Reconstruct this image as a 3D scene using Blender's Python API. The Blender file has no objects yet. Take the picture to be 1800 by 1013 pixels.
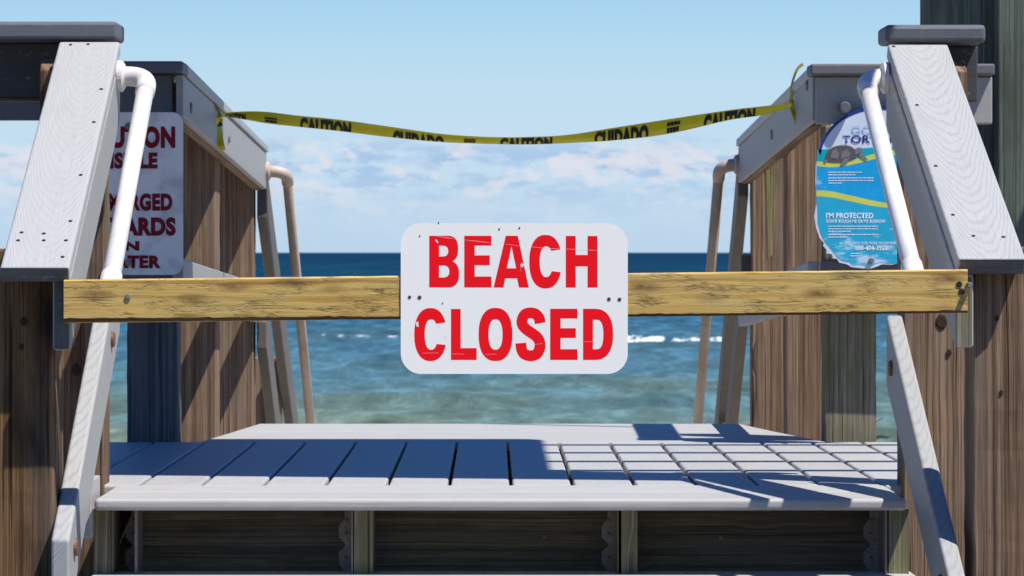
import bpy, bmesh, math, random
from mathutils import Vector, Matrix, noise
random.seed(7)
C = bpy.context.scene
COL = C.collection
ZE = 1.636            # eye height above the sand
F = 6000.0            # focal length in photo pixels
DK = -0.536           # landing deck surface, relative to the eye

# ------------------------------------------------------------------ camera
cam_d = bpy.data.cameras.new('camera'); cam = bpy.data.objects.new('camera', cam_d); COL.objects.link(cam)
cam.location = (0, 0, ZE); cam.rotation_euler = (math.radians(90), 0, 0)
cam_d.sensor_width = 36; cam_d.lens = 36 * F / 1800
cam_d.shift_x = 34 / 1800; cam_d.shift_y = -62.5 / 1800
cam_d.clip_start = .1; cam_d.clip_end = 200000
cam_d.dof.use_dof = True; cam_d.dof.focus_distance = 6.9; cam_d.dof.aperture_fstop = 22
C.camera = cam
C.view_settings.view_transform = 'Standard'; C.view_settings.look = 'None'
EXPO = 0.48; C.view_settings.exposure = EXPO; C.view_settings.gamma = 1.0

# ------------------------------------------------------------------ sun
LX, LK = 0.44, 0.31                      # direction to the sun is (LX, -LK, 1)
S = Vector((LX, -LK, 1)).normalized()
sun_d = bpy.data.lights.new('sun', 'SUN'); sun = bpy.data.objects.new('sun', sun_d); COL.objects.link(sun)
sun_d.energy = 5.0; sun_d.angle = math.radians(.5); sun_d.color = (1, .965, .92)
sun.rotation_euler = (-S).to_track_quat('-Z', 'Y').to_euler(); sun.location = (4, -3, 12)

# ------------------------------------------------------------------ node helper
class G:
    def __init__(s, tree): s.t = tree; s.n = tree.nodes; s.l = tree.links
    def new(s, k, **kw):
        n = s.n.new(k)
        for a, b in kw.items(): setattr(n, a, b)
        return n
    def set(s, sock, v):
        if hasattr(v, 'is_output') or isinstance(v, bpy.types.NodeSocket): s.l.new(v, sock)
        else: sock.default_value = v
    def math(s, op, a, b=0.0, c=0.0, clamp=False):
        n = s.new('ShaderNodeMath', operation=op, use_clamp=clamp)
        s.set(n.inputs[0], a); s.set(n.inputs[1], b)
        if op in ('MULTIPLY_ADD', 'SMOOTH_MIN'): s.set(n.inputs[2], c)
        return n.outputs[0]
    def comb(s, x, y, z=0.0):
        n = s.new('ShaderNodeCombineXYZ'); s.set(n.inputs[0], x); s.set(n.inputs[1], y); s.set(n.inputs[2], z); return n.outputs[0]
    def sep(s, v):
        n = s.new('ShaderNodeSeparateXYZ'); s.set(n.inputs[0], v); return n.outputs
    def noise(s, v, scale=1.0, detail=3.0, rough=.55, dist=0.0):
        n = s.new('ShaderNodeTexNoise'); s.set(n.inputs['Vector'], v); n.inputs['Scale'].default_value = scale
        n.inputs['Detail'].default_value = detail; n.inputs['Roughness'].default_value = rough; n.inputs['Distortion'].default_value = dist
        return n.outputs['Fac']
    def ramp(s, f, stops, interp='LINEAR'):
        n = s.new('ShaderNodeValToRGB'); s.set(n.inputs[0], f); cr = n.color_ramp; cr.interpolation = interp
        while len(cr.elements) < len(stops): cr.elements.new(1)
        for e, (p, c) in zip(cr.elements, stops):
            e.position = p; e.color = (c, c, c, 1) if isinstance(c, (int, float)) else (*c, 1)
        return n.outputs[0]
    def mix(s, f, a, b, mode='MIX'):
        n = s.new('ShaderNodeMix', data_type='RGBA', blend_type=mode)
        s.set(n.inputs[0], f)
        for i, v in ((6, a), (7, b)): s.set(n.inputs[i], (*v, 1) if isinstance(v, tuple) and len(v) == 3 else v)
        return n.outputs[2]
    def map(s, v, a, b, c=0.0, d=1.0):
        n = s.new('ShaderNodeMapRange'); s.set(n.inputs[0], v)
        for i, q in enumerate((a, b, c, d)): s.set(n.inputs[i + 1], q)
        return n.outputs[0]

# ------------------------------------------------------------------ world
W = bpy.data.worlds.new('World'); C.world = W; W.use_nodes = True
g = G(W.node_tree); g.n.clear()
sky = g.new('ShaderNodeTexSky', sky_type='NISHITA', sun_disc=False)
sky.sun_elevation = math.asin(S.z); sky.sun_rotation = math.atan2(S.x, S.y)
sky.altitude = 0; sky.air_density = 1.0; sky.dust_density = .4; sky.ozone_density = 2.0
tc = g.new('ShaderNodeTexCoord'); d = g.sep(tc.outputs['Generated'])
el = d[2]; az = g.math('DIVIDE', d[0], g.math('MAXIMUM', g.math('ABSOLUTE', d[1]), .05))
# the visible band of sky: pale at the horizon, clearer blue above; a deep blue vault overhead
BS = .075; KS = 1 / (BS * 2 ** EXPO)
def sk(r, gg, bb): return (r * KS, gg * KS, bb * KS)
tint = g.ramp(el, [(0, (.95, 1.0, 1.1)), (.09, (.80, 1.0, 1.2)), (.12, (.22, .48, .80)), (.20, (.08, .36, .82)), (.35, (.05, .56, 1.30)), (1, (.045, .56, 1.32))])
skyc = g.mix(1.0, sky.outputs[0], tint, 'MULTIPLY')
low = g.ramp(el, [(0, sk(.50, .675, .865)), (.030, sk(.56, .74, .90)), (.050, sk(.52, .735, .89)), (.074, sk(.39, .655, .875)), (.1, sk(.33, .60, .86))])
skyc = g.mix(g.ramp(el, [(.085, .92), (.14, 0)]), skyc, low)
v1 = g.comb(g.math('MULTIPLY', az, 40), g.math('MULTIPLY', el, 95), 3.1)
n1 = g.noise(v1, 1.0, 6, .55, .2)
v2 = g.comb(g.math('MULTIPLY', az, 150), g.math('MULTIPLY', el, 290), 8.4)
n2 = g.noise(v2, 1.0, 8, .62, .3)
band = g.ramp(el, [(0, 0), (.006, .08), (.014, .28), (.021, .85), (.029, 1), (.0355, .0)])
cl = g.math('ADD', g.math('MULTIPLY', n1, .55), g.math('MULTIPLY', n2, .45))
puff = g.math('MULTIPLY', g.ramp(cl, [(.50, 0), (.525, .65), (.575, 1)]), band)
v3 = g.comb(g.math('MULTIPLY', az, 45), g.math('MULTIPLY', el, 150), 21.0)
dark = g.math('MULTIPLY', g.ramp(g.noise(v3, 1, 5, .6), [(.45, 0), (.56, 1)]), band)
c1 = g.mix(g.math('MULTIPLY', dark, .85), skyc, sk(.36, .535, .79))
c2 = g.mix(g.math('MULTIPLY', puff, .9), c1, sk(.76, .765, .84))
bg = g.new('ShaderNodeBackground'); g.set(bg.inputs[0], c2); bg.inputs[1].default_value = BS
out = g.new('ShaderNodeOutputWorld'); g.l.new(bg.outputs[0], out.inputs[0])

# ------------------------------------------------------------------ materials
def newmat(name):
    m = bpy.data.materials.new(name); m.use_nodes = True
    g = G(m.node_tree); b = g.n['Principled BSDF']; return m, g, b
def bump(g, b, h, strength=.3, dist=.002):
    n = g.new('ShaderNodeBump'); n.inputs['Strength'].default_value = strength; n.inputs['Distance'].default_value = dist
    g.set(n.inputs['Height'], h); g.l.new(n.outputs[0], b.inputs['Normal'])
def uvs(g):
    t = g.new('ShaderNodeTexCoord'); o = g.new('ShaderNodeObjectInfo'); u = g.sep(t.outputs['UV'])
    r = g.math('MULTIPLY', o.outputs['Random'], 37.0)
    return g.math('ADD', u[0], r), g.math('ADD', u[1], g.math('MULTIPLY', r, .7)), u, o.outputs['Random']

def mat_composite(name, base, rough=.45, cathedral=0.0, vc=0.0, grain=.06, freq=50, spread=2500, dirt=.25):
    m, g, b = newmat(name); u, v, raw, rnd = uvs(g)
    fine = g.noise(g.comb(g.math('MULTIPLY', u, 9), g.math('MULTIPLY', v, 240)), 1, 3, .6)
    big = g.noise(g.comb(g.math('MULTIPLY', u, 5), g.math('MULTIPLY', v, 14)), 1, 4, .6)
    speck = g.noise(g.comb(g.math('MULTIPLY', u, 420), g.math('MULTIPLY', v, 420)), 1, 2, .7)
    col = g.mix(1.0, base, g.ramp(fine, [(.3, 1 - grain), (.7, 1 + grain)]), 'MULTIPLY')
    col = g.mix(g.ramp(big, [(.5, 0), (.8, dirt)]), col, tuple(c * k for c, k in zip(base, (.70, .68, .64))))
    col = g.mix(g.ramp(speck, [(.66, 0), (.76, .35)]), col, tuple(c * .5 for c in base))
    col = g.mix(1.0, col, g.ramp(rnd, [(0, .93), (1, 1.04)]), 'MULTIPLY')
    scuff = g.noise(g.comb(g.math('MULTIPLY', u, 26), g.math('MULTIPLY', v, 60), 40.0), 1, 6, .75)
    col = g.mix(g.ramp(scuff, [(.60, 0), (.70, dirt)]), col, (.44, .41, .35))
    col = g.mix(g.ramp(scuff, [(.30, dirt * .8), (.40, 0)]), col, tuple(c * .62 for c in base))
    h = fine
    if cathedral:
        w = g.math('SUBTRACT', raw[1], vc)
        wob = g.noise(g.comb(g.math('MULTIPLY', u, 6), g.math('MULTIPLY', v, 22)), 1, 3, .5)
        ph = g.math('ADD', g.math('MULTIPLY', raw[0], freq), g.math('MULTIPLY', g.math('MULTIPLY', w, w), spread))
        ph = g.math('ADD', ph, g.math('MULTIPLY', wob, 5))
        ln = g.math('ADD', g.math('MULTIPLY', g.math('SINE', g.math('MULTIPLY', ph, 3.0)), .5), .5)
        ln = g.ramp(ln, [(.55, 0), (.95, 1)])
        ln = g.math('MULTIPLY', ln, g.ramp(g.noise(g.comb(g.math('MULTIPLY', u, 30), g.math('MULTIPLY', v, 60)), 1, 2), [(.3, .35), (.7, 1)]))
        col = g.mix(g.math('MULTIPLY', ln, cathedral), col, tuple(c * .62 for c in base))
        h = g.math('SUBTRACT', g.math('MULTIPLY', fine, .4), ln)
    g.set(b.inputs['Base Color'], col); b.inputs['Roughness'].default_value = rough
    b.inputs['Specular IOR Level'].default_value = .35
    bump(g, b, h, .35, .0012); return m

def mat_wood(name, dark, mid, light, rough=.85, crack=.8, stain=(.03, .022, .016), stain_amt=.5, knots=True, gs=1.0, green=None):
    m, g, b = newmat(name); u, v, raw, rnd = uvs(g)
    wob = g.noise(g.comb(g.math('MULTIPLY', u, 1.1), g.math('MULTIPLY', v, 4)), 1, 2, .5)
    vv = g.math('ADD', v, g.math('MULTIPLY', wob, .012))
    if knots:
        vo = g.new('ShaderNodeTexVoronoi'); g.set(vo.inputs['Vector'], g.comb(g.math('MULTIPLY', u, 2.1), g.math('MULTIPLY', v, 7.5)))
        vo.inputs['Scale'].default_value = 1
        kd = vo.outputs['Distance']
        kn = g.ramp(kd, [(.05, 1), (.085, .7), (.12, 0)])
        vv = g.math('ADD', vv, g.math('MULTIPLY', g.ramp(kd, [(0, 1), (.2, 0)]), .024))
    bands = g.noise(g.comb(g.math('MULTIPLY', u, .6 * gs), g.math('MULTIPLY', vv, 85 * gs)), 1, 4, .6)
    fine = g.noise(g.comb(g.math('MULTIPLY', u, 8), g.math('MULTIPLY', vv, 420)), 1, 3, .65)
    big = g.noise(g.comb(g.math('MULTIPLY', u, 2.6), g.math('MULTIPLY', v, 9)), 1, 4, .6)
    fine2 = g.noise(g.comb(g.math('MULTIPLY', u, 1.6), g.math('MULTIPLY', vv, 230), 2.0), 1, 3, .6)
    col = g.ramp(bands, [(.30, dark), (.5, mid), (.70, light)])
    col = g.mix(1.0, col, g.ramp(fine, [(.25, .50), (.55, 1.0), (.78, 1.25)]), 'MULTIPLY')
    col = g.mix(1.0, col, g.ramp(fine2, [(.30, .42), (.48, 1.0), (.72, 1.22)]), 'MULTIPLY')
    grey = g.noise(g.comb(g.math('MULTIPLY', u, 1.7), g.math('MULTIPLY', v, 12), 17.0), 1, 4, .6)
    lum = sum(mid) / 3
    col = g.mix(g.ramp(grey, [(.50, 0), (.68, .40)]), col, g.mix(1.0, (lum * 1.15, lum * 1.07, lum), g.ramp(fine2, [(.3, .5), (.6, 1.15)]), 'MULTIPLY'))
    col = g.mix(g.ramp(big, [(.48, 0), (.66, stain_amt)]), col, stain)
    if green: col = g.mix(g.ramp(g.noise(g.comb(g.math('MULTIPLY', u, 6), g.math('MULTIPLY', v, 16), 5.0), 1, 4), [(.45, 0), (.65, .5)]), col, green)
    ck = g.noise(g.comb(g.math('MULTIPLY', u, 1.4), g.math('MULTIPLY', vv, 120), 7.0), 1, 2, .5)
    ckm = g.ramp(ck, [(.64, 0), (.69, crack)])
    col = g.mix(ckm, col, tuple(c * .22 for c in dark))
    if knots: col = g.mix(kn, col, tuple(c * .45 for c in dark))
    g.set(b.inputs['Base Color'], col); b.inputs['Roughness'].default_value = rough; b.inputs['Specular IOR Level'].default_value = .2
    h = g.math('SUBTRACT', g.math('ADD', g.math('MULTIPLY', bands, .6), g.math('MULTIPLY', fine, .5)), ckm)
    bump(g, b, h, .6, .003); return m

def mat_plain(name, col, rough=.5, var=.12, metal=0.0, spec=.4, sc=60, dirt=None, bmp=.1):
    m, g, b = newmat(name); t = g.new('ShaderNodeTexCoord')
    n = g.noise(t.outputs['Object'], sc, 4, .6); n2 = g.noise(t.outputs['Object'], sc * .13, 4, .6)
    c = g.mix(1.0, col, g.ramp(n, [(.3, 1 - var), (.7, 1 + var)]), 'MULTIPLY')
    if dirt: c = g.mix(g.ramp(n2, [(.45, 0), (.7, .7)]), c, dirt)
    g.set(b.inputs['Base Color'], c); b.inputs['Roughness'].default_value = rough; b.inputs['Metallic'].default_value = metal
    b.inputs['Specular IOR Level'].default_value = spec
    if bmp: bump(g, b, n, bmp, .001)
    return m

CG = (.395, .384, .360)
M = {}
M['deck'] = mat_composite('grey_composite_deck', CG, .5, grain=.08, dirt=.35)
M['cap'] = mat_composite('grey_composite_cap', (.388, .386, .372), .45, cathedral=.42, vc=0.0)
M['cap_fine'] = mat_composite('pale_composite_cap', (.378, .378, .366), .45, cathedral=.12, vc=0.012, freq=55)
M['rail'] = mat_composite('grey_composite_rail', (.33, .327, .312), .5, cathedral=.45, vc=-.02, freq=40)
M['rail_dark'] = mat_composite('slate_composite_rail', (.115, .12, .135), .5, cathedral=.3, vc=.0, freq=30, dirt=.3)  # darker copy of the rail composite; shade on these rails is in the colour
M['rail_shade'] = mat_composite('dark_stained_composite', (.055, .055, .060), .6, grain=.15, dirt=.4)  # near-black tone puts the shade on the front rail boards into the colour
M['rail_aged'] = mat_composite('sun_aged_composite_rail', (.125, .112, .098), .6, grain=.12, dirt=.5)  # shade on the far stair rails is put into this base colour
M['weathered'] = mat_composite('worn_composite_end', (.12, .12, .115), .8, grain=.3, dirt=.8)
M['wood'] = mat_wood('weathered_brown_timber', (.080, .042, .022), (.195, .118, .066), (.31, .21, .135))
M['wood_dark'] = mat_wood('dark_stained_timber', (.060, .030, .011), (.165, .090, .036), (.29, .175, .09), stain=(.012, .009, .007), stain_amt=.9)
M['wood_tan'] = mat_wood('tan_timber', (.11, .062, .033), (.235, .15, .09), (.36, .25, .165), stain=(.12, .075, .05), stain_amt=.35)
M['wood_grey'] = mat_wood('grey_green_timber', (.11, .09, .055), (.22, .19, .13), (.34, .30, .22), green=(.13, .14, .035), stain_amt=.3)
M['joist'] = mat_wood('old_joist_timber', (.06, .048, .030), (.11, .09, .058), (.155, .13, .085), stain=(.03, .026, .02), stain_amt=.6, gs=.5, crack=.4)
M['pine'] = mat_wood('yellow_pine', (.50, .33, .10), (.66, .50, .20), (.74, .60, .30), stain=(.30, .18, .06), stain_amt=.55, crack=.5, gs=.45)
M['wood_slate'] = mat_wood('slate_grey_timber', (.06, .058, .055), (.13, .13, .125), (.20, .20, .195), stain=(.04, .04, .04), stain_amt=.4)
M['moss_pine'] = mat_wood('mossy_pine', (.15, .12, .03), (.24, .20, .06), (.30, .26, .10), knots=False, gs=.5)
M['pole'] = mat_wood('green_treated_pole', (.055, .070, .055), (.105, .135, .108), (.16, .195, .16), stain=(.06, .055, .038), stain_amt=.7, knots=False)
M['pvc'] = mat_plain('white_pvc', (.70, .675, .64), .32, .05, sc=45, dirt=(.52, .45, .38), bmp=.05)
M['pvc_tan'] = mat_plain('sun_aged_pvc', (.44, .36, .29), .5, .08, sc=30, dirt=(.32, .25, .19))  # same white pipe, tinted tan for shade as well as grime
M['steel'] = mat_plain('galvanised_steel', (.22, .20, .18), .55, .3, metal=.25, dirt=(.20, .12, .075), sc=90)
M['rust'] = mat_plain('rusty_steel', (.20, .11, .065), .6, .3, metal=.4, sc=90)
M['knot'] = mat_plain('dark_knot', (.035, .018, .009), .9, .4, sc=220, bmp=.4)
M['black'] = mat_plain('dark_hole', (.012, .012, .013), .8, .1, bmp=0)
M['white_trim'] = mat_plain('white_trim', (.80, .82, .82), .5, .05)

def mat_sign(name, white, blot=None, amt=.0):
    m, g, b = newmat(name); t = g.new('ShaderNodeTexCoord'); p = g.sep(t.outputs['Object'])
    n = g.noise(t.outputs['Object'], 9, 4, .5); sp = g.noise(t.outputs['Object'], 130, 2, .6)
    c = g.mix(g.ramp(g.noise(t.outputs['Object'], 26, 5, .65), [(.55, 0), (.8, .15)]), white, tuple(x * .75 for x in white))
    if blot: c = g.mix(g.ramp(n, [(.46, 0), (.62, amt)]), c, blot)
    c = g.mix(g.ramp(sp, [(.74, 0), (.80, .5)]), c, (.35, .35, .33))
    g.set(b.inputs['Base Color'], c); b.inputs['Roughness'].default_value = .38; return m
M['sign'] = mat_sign('white_sign_enamel', (.92, .88, .775))
def mat_worn(name, col, pale, z0, z1):
    m, g, b = newmat(name); t = g.new('ShaderNodeTexCoord'); o = t.outputs['Object']; p = g.sep(o)
    n = g.noise(g.comb(g.math('MULTIPLY', p[0], 16), 0.0, g.math('MULTIPLY', p[2], 42)), 1, 5, .65); n2 = g.noise(o, 20, 4, .6)
    k = g.map(p[2], z0, z1, .16, -.06); k2 = g.map(p[0], -.175, -.13, .10, 0.0)
    f = g.ramp(g.math('ADD', g.math('ADD', n, k), k2), [(.60, 0), (.74, .85)])
    c = g.mix(1.0, col, g.ramp(n2, [(.3, .9), (.7, 1.1)]), 'MULTIPLY')
    g.set(b.inputs['Base Color'], g.mix(f, c, pale)); b.inputs['Roughness'].default_value = .45; return m
M['sign_old'] = mat_sign('weathered_sign_enamel', (.84, .79, .72), (.30, .30, .30), .55)
def mat_red(name, col, wear):
    m, g, b = newmat(name); t = g.new('ShaderNodeTexCoord'); o = t.outputs['Object']; p = g.sep(o)
    sc = g.noise(g.comb(g.math('MULTIPLY', p[0], 14), 0, g.math('MULTIPLY', p[2], 420)), 1, 3, .6)
    c = g.mix(g.ramp(sc, [(.68, 0), (.80, wear)]), col, tuple(min(1, x * 1.5 + .05) for x in col))
    ch = g.noise(o, 75, 3, .7); c = g.mix(g.ramp(ch, [(.735, 0), (.75, wear * 1.6)]), c, (.85, .8, .8))
    g.set(b.inputs['Base Color'], c); b.inputs['Roughness'].default_value = .5; b.inputs['Specular IOR Level'].default_value = .1; return m
M['red'] = mat_red('red_lettering', (.92, .008, .014), .16)
M['darkred'] = mat_red('dark_red_lettering', (.22, .014, .022), .2)
M['tape'] = mat_plain('yellow_barrier_tape', (.68, .58, .015), .3, .08, sc=25)
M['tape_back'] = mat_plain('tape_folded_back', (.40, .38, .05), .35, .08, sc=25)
M['ink'] = mat_plain('black_ink', (.012, .012, .012), .4, .1, bmp=0)
for k, c in dict(navy=(.015, .03, .22), lilac=(.58, .64, .74), teal=(.0, .34, .42), blue=(.0, .30, .62), lowblue=(.01, .36, .53), yellow=(.58, .58, .08), shell=(.09, .085, .09), skin=(.17, .16, .165), skyblue=(.28, .45, .66), lettering_white=(.72, .78, .84)).items():
    M[k] = mat_plain('sign_' + k, c, .4, .06, sc=20, bmp=0)

# ------------------------------------------------------------------ object helpers
def V(x, dd, z): return Vector((x, dd, ZE + z))
def P(px, py, s): return V((px - 866) / s, F / s, (444 - py) / s)
def base_of(o):
    while o is not None:
        if 'bx' in BASE.get(o.name, {}): return BASE[o.name]['bx']
        o = o.parent
    return Vector((0, 0, 0))
BASE = {}
def tag(o, label, cat, group=None, kind=None):
    if label: o['label'] = label
    if cat: o['category'] = cat
    if group: o['group'] = group
    if kind: o['kind'] = kind
    return o
def thing(name, label, cat, base, group=None):
    o = bpy.data.objects.new(name, None); COL.objects.link(o); o.location = base; o.empty_display_size = .1
    BASE[o.name] = {'bx': Vector(base)}
    return tag(o, label, cat, group)
def build(name, bm, mat, parent=None, L=None, Wd=None, smooth=False, label=None):
    if L is not None:
        lay = bm.loops.layers.uv.verify(); L = Vector(L).normalized(); Wd = Vector(Wd).normalized(); T = L.cross(Wd)
        for f in bm.faces:
            for lp in f.loops:
                p = lp.vert.co; lp[lay].uv = (p.dot(L), p.dot(Wd) + p.dot(T) * .9)
    b = base_of(parent)
    if b.length: bmesh.ops.translate(bm, verts=bm.verts, vec=-b)
    bm.normal_update()
    me = bpy.data.meshes.new(name); bm.to_mesh(me); bm.free()
    if smooth:
        for p in me.polygons: p.use_smooth = True
    o = bpy.data.objects.new(name, me); COL.objects.link(o)
    for mm in (mat if isinstance(mat, list) else [mat]): me.materials.append(mm)
    if parent: o.parent = parent
    if label: o['label'] = label
    return o
def bevel(bm, off, seg=2, edges=None):
    if off > 0: bmesh.ops.bevel(bm, geom=list(edges or bm.edges), offset=off, segments=seg, affect='EDGES', profile=.5, clamp_overlap=True)
def box_bm(x, y, z):
    bm = bmesh.new(); bmesh.ops.create_cube(bm, size=1)
    for v in bm.verts:
        v.co = Vector(((x[0] + x[1]) / 2 + v.co.x * (x[1] - x[0]), (y[0] + y[1]) / 2 + v.co.y * (y[1] - y[0]), ZE + (z[0] + z[1]) / 2 + v.co.z * (z[1] - z[0])))
    return bm
AX = dict(x=((1, 0, 0), (0, 1, 0)), y=((0, 1, 0), (1, 0, 0)), z=((0, 0, 1), (1, 0, 0)))
def rough(bm, ax, cuts=46, amp=.0022):
    bmesh.ops.subdivide_edges(bm, edges=[e for e in bm.edges if abs((e.verts[0].co - e.verts[1].co)[ax]) > .5], cuts=cuts, use_grid_fill=True)
    for v in bm.verts:
        q = v.co * 9 + Vector((v.co.x * 40, v.co.y * 40, 0)); v.co.x += amp * noise.noise(q) + amp * .6 * noise.noise(q * 3.7); v.co.y += amp * noise.noise(q + Vector((5, 3, 9)))
def box(name, x, y, z, mat, par=None, g='x', bev=.004, seg=2, label=None):
    bm = box_bm(x, y, z); bevel(bm, bev, seg)
    if 'post' in name: rough(bm, 2)
    return build(name, bm, mat, par, *AX[g], label=label)
AX = dict(x=((1, 0, 0), (0, 1, 0)), y=((0, 1, 0), (1, 0, 0)), z=((0, 0, 1), (1, 0, 0)))
def rough(bm, ax, cuts=46, amp=.0022):
    bmesh.ops.subdivide_edges(bm, edges=[e for e in bm.edges if abs((e.verts[0].co - e.verts[1].co)[ax]) > .5], cuts=cuts, use_grid_fill=True)
    for v in bm.verts:
        q = v.co * 9 + Vector((v.co.x * 40, v.co.y * 40, 0)); v.co.x += amp * noise.noise(q) + amp * .6 * noise.noise(q * 3.7); v.co.y += amp * noise.noise(q + Vector((5, 3, 9)))
def box(name, x, y, z, mat, par=None, g='x', bev=.004, seg=2, label=None):
    bm = box_bm(x, y, z); bevel(bm, bev, seg)
    if 'post' in name: rough(bm, 2)
    return build(name, bm, mat, par, *AX[g], label=label)
def box_unused(name, x, y, z, mat, par=None, g='x', bev=.004, seg=2, label=None):
    bm = box_bm(x, y, z); bevel(bm, bev, seg); return build(name, bm, mat, par, *AX[g], label=label)
def prism(name, pts, ext, mat, par=None, L=(1, 0, 0), Wd=(0, 0, 1), bev=0.0, seg=2):
    """polygon pts (3d) pushed along ext"""
    bm = bmesh.new(); a = [bm.verts.new(p) for p in pts]; b = [bm.verts.new(Vector(p) + Vector(ext)) for p in pts]
    bm.faces.new(a); bm.faces.new(b[::-1])
    for i in range(len(a)): bm.faces.new((a[i], b[i], b[(i + 1) % len(a)], a[(i + 1) % len(a)]))
    bmesh.ops.recalc_face_normals(bm, faces=bm.faces); bevel(bm, bev, seg)
    if 'post' in name: rough(bm, 2)
    return build(name, bm, mat, par, L, Wd)
def slope(name, poly, x0, x1, mat, par, bev=.004, xs=None, seg=2, vshift=0.0):
    """board lying along the walkway: poly is (depth, height) side profile; xs(depth) is added to both x"""
    xs = xs or (lambda q: 0)
    bm = bmesh.new(); a = [bm.verts.new(V(x0 + xs(q), q, z)) for q, z in poly]; b = [bm.verts.new(V(x1 + xs(q), q, z)) for q, z in poly]
    bm.faces.new(a); bm.faces.new(b[::-1])
    for i in range(len(a)): bm.faces.new((a[i], b[i], b[(i + 1) % len(a)], a[(i + 1) % len(a)]))
    bmesh.ops.recalc_face_normals(bm, faces=bm.faces); bevel(bm, bev, seg)
    L = (a0 := (V(0, *poly[1]) - V(0, *poly[0]))).normalized()
    lay = bm.loops.layers.uv.verify(); T = Vector((1, 0, 0)).cross(L); xm = (x0 + x1) / 2; o = V(0, *poly[0])
    for f in bm.faces:
        for lp in f.loops:
            p = lp.vert.co - o; lp[lay].uv = (p.dot(L), p.x - xm - xs(lp.vert.co.y) + p.dot(T) + vshift)
    b_ = base_of(par); bmesh.ops.translate(bm, verts=bm.verts, vec=-b_)
    me = bpy.data.meshes.new(name); bm.to_mesh(me); bm.free(); me.materials.append(mat)
    o = bpy.data.objects.new(name, me); COL.objects.link(o); o.parent = par; return o
def tube_bm(path, r, n=20, bm=None, caps=True):
    bm = bm or bmesh.new(); path = [Vector(p) for p in path]; rings = []
    rr = r if isinstance(r, list) else [r] * len(path)
    t0 = (path[1] - path[0]).normalized(); up = Vector((0, 0, 1)) if abs(t0.z) < .9 else Vector((1, 0, 0)); s = t0.cross(up).normalized()
    for i, p in enumerate(path):
        t = (path[min(i + 1, len(path) - 1)] - path[max(i - 1, 0)]).normalized()
        s = (s - t * s.dot(t)).normalized(); u = t.cross(s)
        rings.append([bm.verts.new(p + (s * math.cos(2 * math.pi * k / n) + u * math.sin(2 * math.pi * k / n)) * rr[i]) for k in range(n)])
    for a, b in zip(rings, rings[1:]):
        for k in range(n): bm.faces.new((a[k], a[(k + 1) % n], b[(k + 1) % n], b[k]))
    if caps: bm.faces.new(rings[0][::-1]); bm.faces.new(rings[-1])
    return bm
def arc(p0, p1, p2, r, n=8):
    """round the corner p0-p1-p2"""
    p0, p1, p2 = map(Vector, (p0, p1, p2)); a = (p0 - p1).normalized(); b = (p2 - p1).normalized()
    q0 = p1 + a * r; q2 = p1 + b * r
    return [q0 * (1 - t) ** 2 + p1 * 2 * t * (1 - t) + q2 * t * t for t in (i / n for i in range(n + 1))]
def disc(name, c, nrm, r, th, mat, par, n=20):
    nrm = Vector(nrm).normalized(); c = Vector(c)
    bm = tube_bm([c, c + nrm * th * .7, c + nrm * th], [r, r, r * .75], n); return build(name, bm, mat, par, smooth=False)
def copy_part(o, parent):
    c = o.copy(); COL.objects.link(c); c.parent = parent; return c
def curve_mesh(cu):
    ob = bpy.data.objects.new('temporary_outline', cu); COL.objects.link(ob)
    dg = bpy.context.evaluated_depsgraph_get(); dg.update()
    me = bpy.data.meshes.new_from_object(ob.evaluated_get(dg))
    bm = bmesh.new(); bm.from_mesh(me); bpy.data.meshes.remove(me)
    bpy.data.objects.remove(ob); bpy.data.curves.remove(cu); return bm
def poly_bm(loops):
    """filled 2d outline with holes"""
    cu = bpy.data.curves.new('outline', 'CURVE'); cu.dimensions = '2D'; cu.fill_mode = 'BOTH'
    for lp in loops:
        s = cu.splines.new('POLY'); s.points.add(len(lp) - 1); s.use_cyclic_u = True
        for p, (x, y) in zip(s.points, lp): p.co = (x, y, 0, 1)
    return curve_mesh(cu)
def text_bm(body, bold=.02):
    cu = bpy.data.curves.new('lettering', 'FONT'); cu.body = body; cu.size = 1; cu.offset = bold; cu.resolution_u = 4; cu.fill_mode = 'FRONT'
    cu.space_character = 1.0 + bold * 1.6
    bm = curve_mesh(cu); xs = [v.co.x for v in bm.verts]; ys = [v.co.y for v in bm.verts]
    x0, x1, y0, y1 = min(xs), max(xs), min(ys), max(ys)
    for v in bm.verts: v.co = Vector(((v.co.x - x0) / (x1 - x0), (v.co.y - y0) / (y1 - y0), 0))
    return bm
def face_cam(bm):
    bm.normal_update()
    for f in bm.faces:
        if f.normal.y > 0: f.normal_flip()
def put(bm, box_, s, mat, par, name='lettering', dx=0.0):
    """unit lettering into a photo-measured box on the plane of scale s (px box x0,y0,x1,y1)"""
    x0, y0, x1, y1 = box_
    for v in bm.verts: v.co = P(x0 + v.co.x * (x1 - x0), y1 + v.co.y * (y0 - y1), s)
    face_cam(bm); return build(name, bm, mat, par)
def flat(name, loops, s, mat, par):
    bm = poly_bm(loops)
    for v in bm.verts: v.co = P(v.co.x, v.co.y, s)
    face_cam(bm); return build(name, bm, mat, par)
def rrect(x0, y0, x1, y1, r, n=8):
    pts = []
    for cx, cy, a0 in ((x1 - r, y0 + r, -90), (x1 - r, y1 - r, 0), (x0 + r, y1 - r, 90), (x0 + r, y0 + r, 180)):
        for i in range(n + 1):
            a = math.radians(a0 + 90 * i / n); pts.append((cx + r * math.cos(a), cy + r * math.sin(a)))
    return pts
def plate(name, pts, s, th, mat, par):
    a = [P(x, y, s) for x, y in pts]; return prism(name, a, (0, th, 0), mat, par, bev=0)
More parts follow.
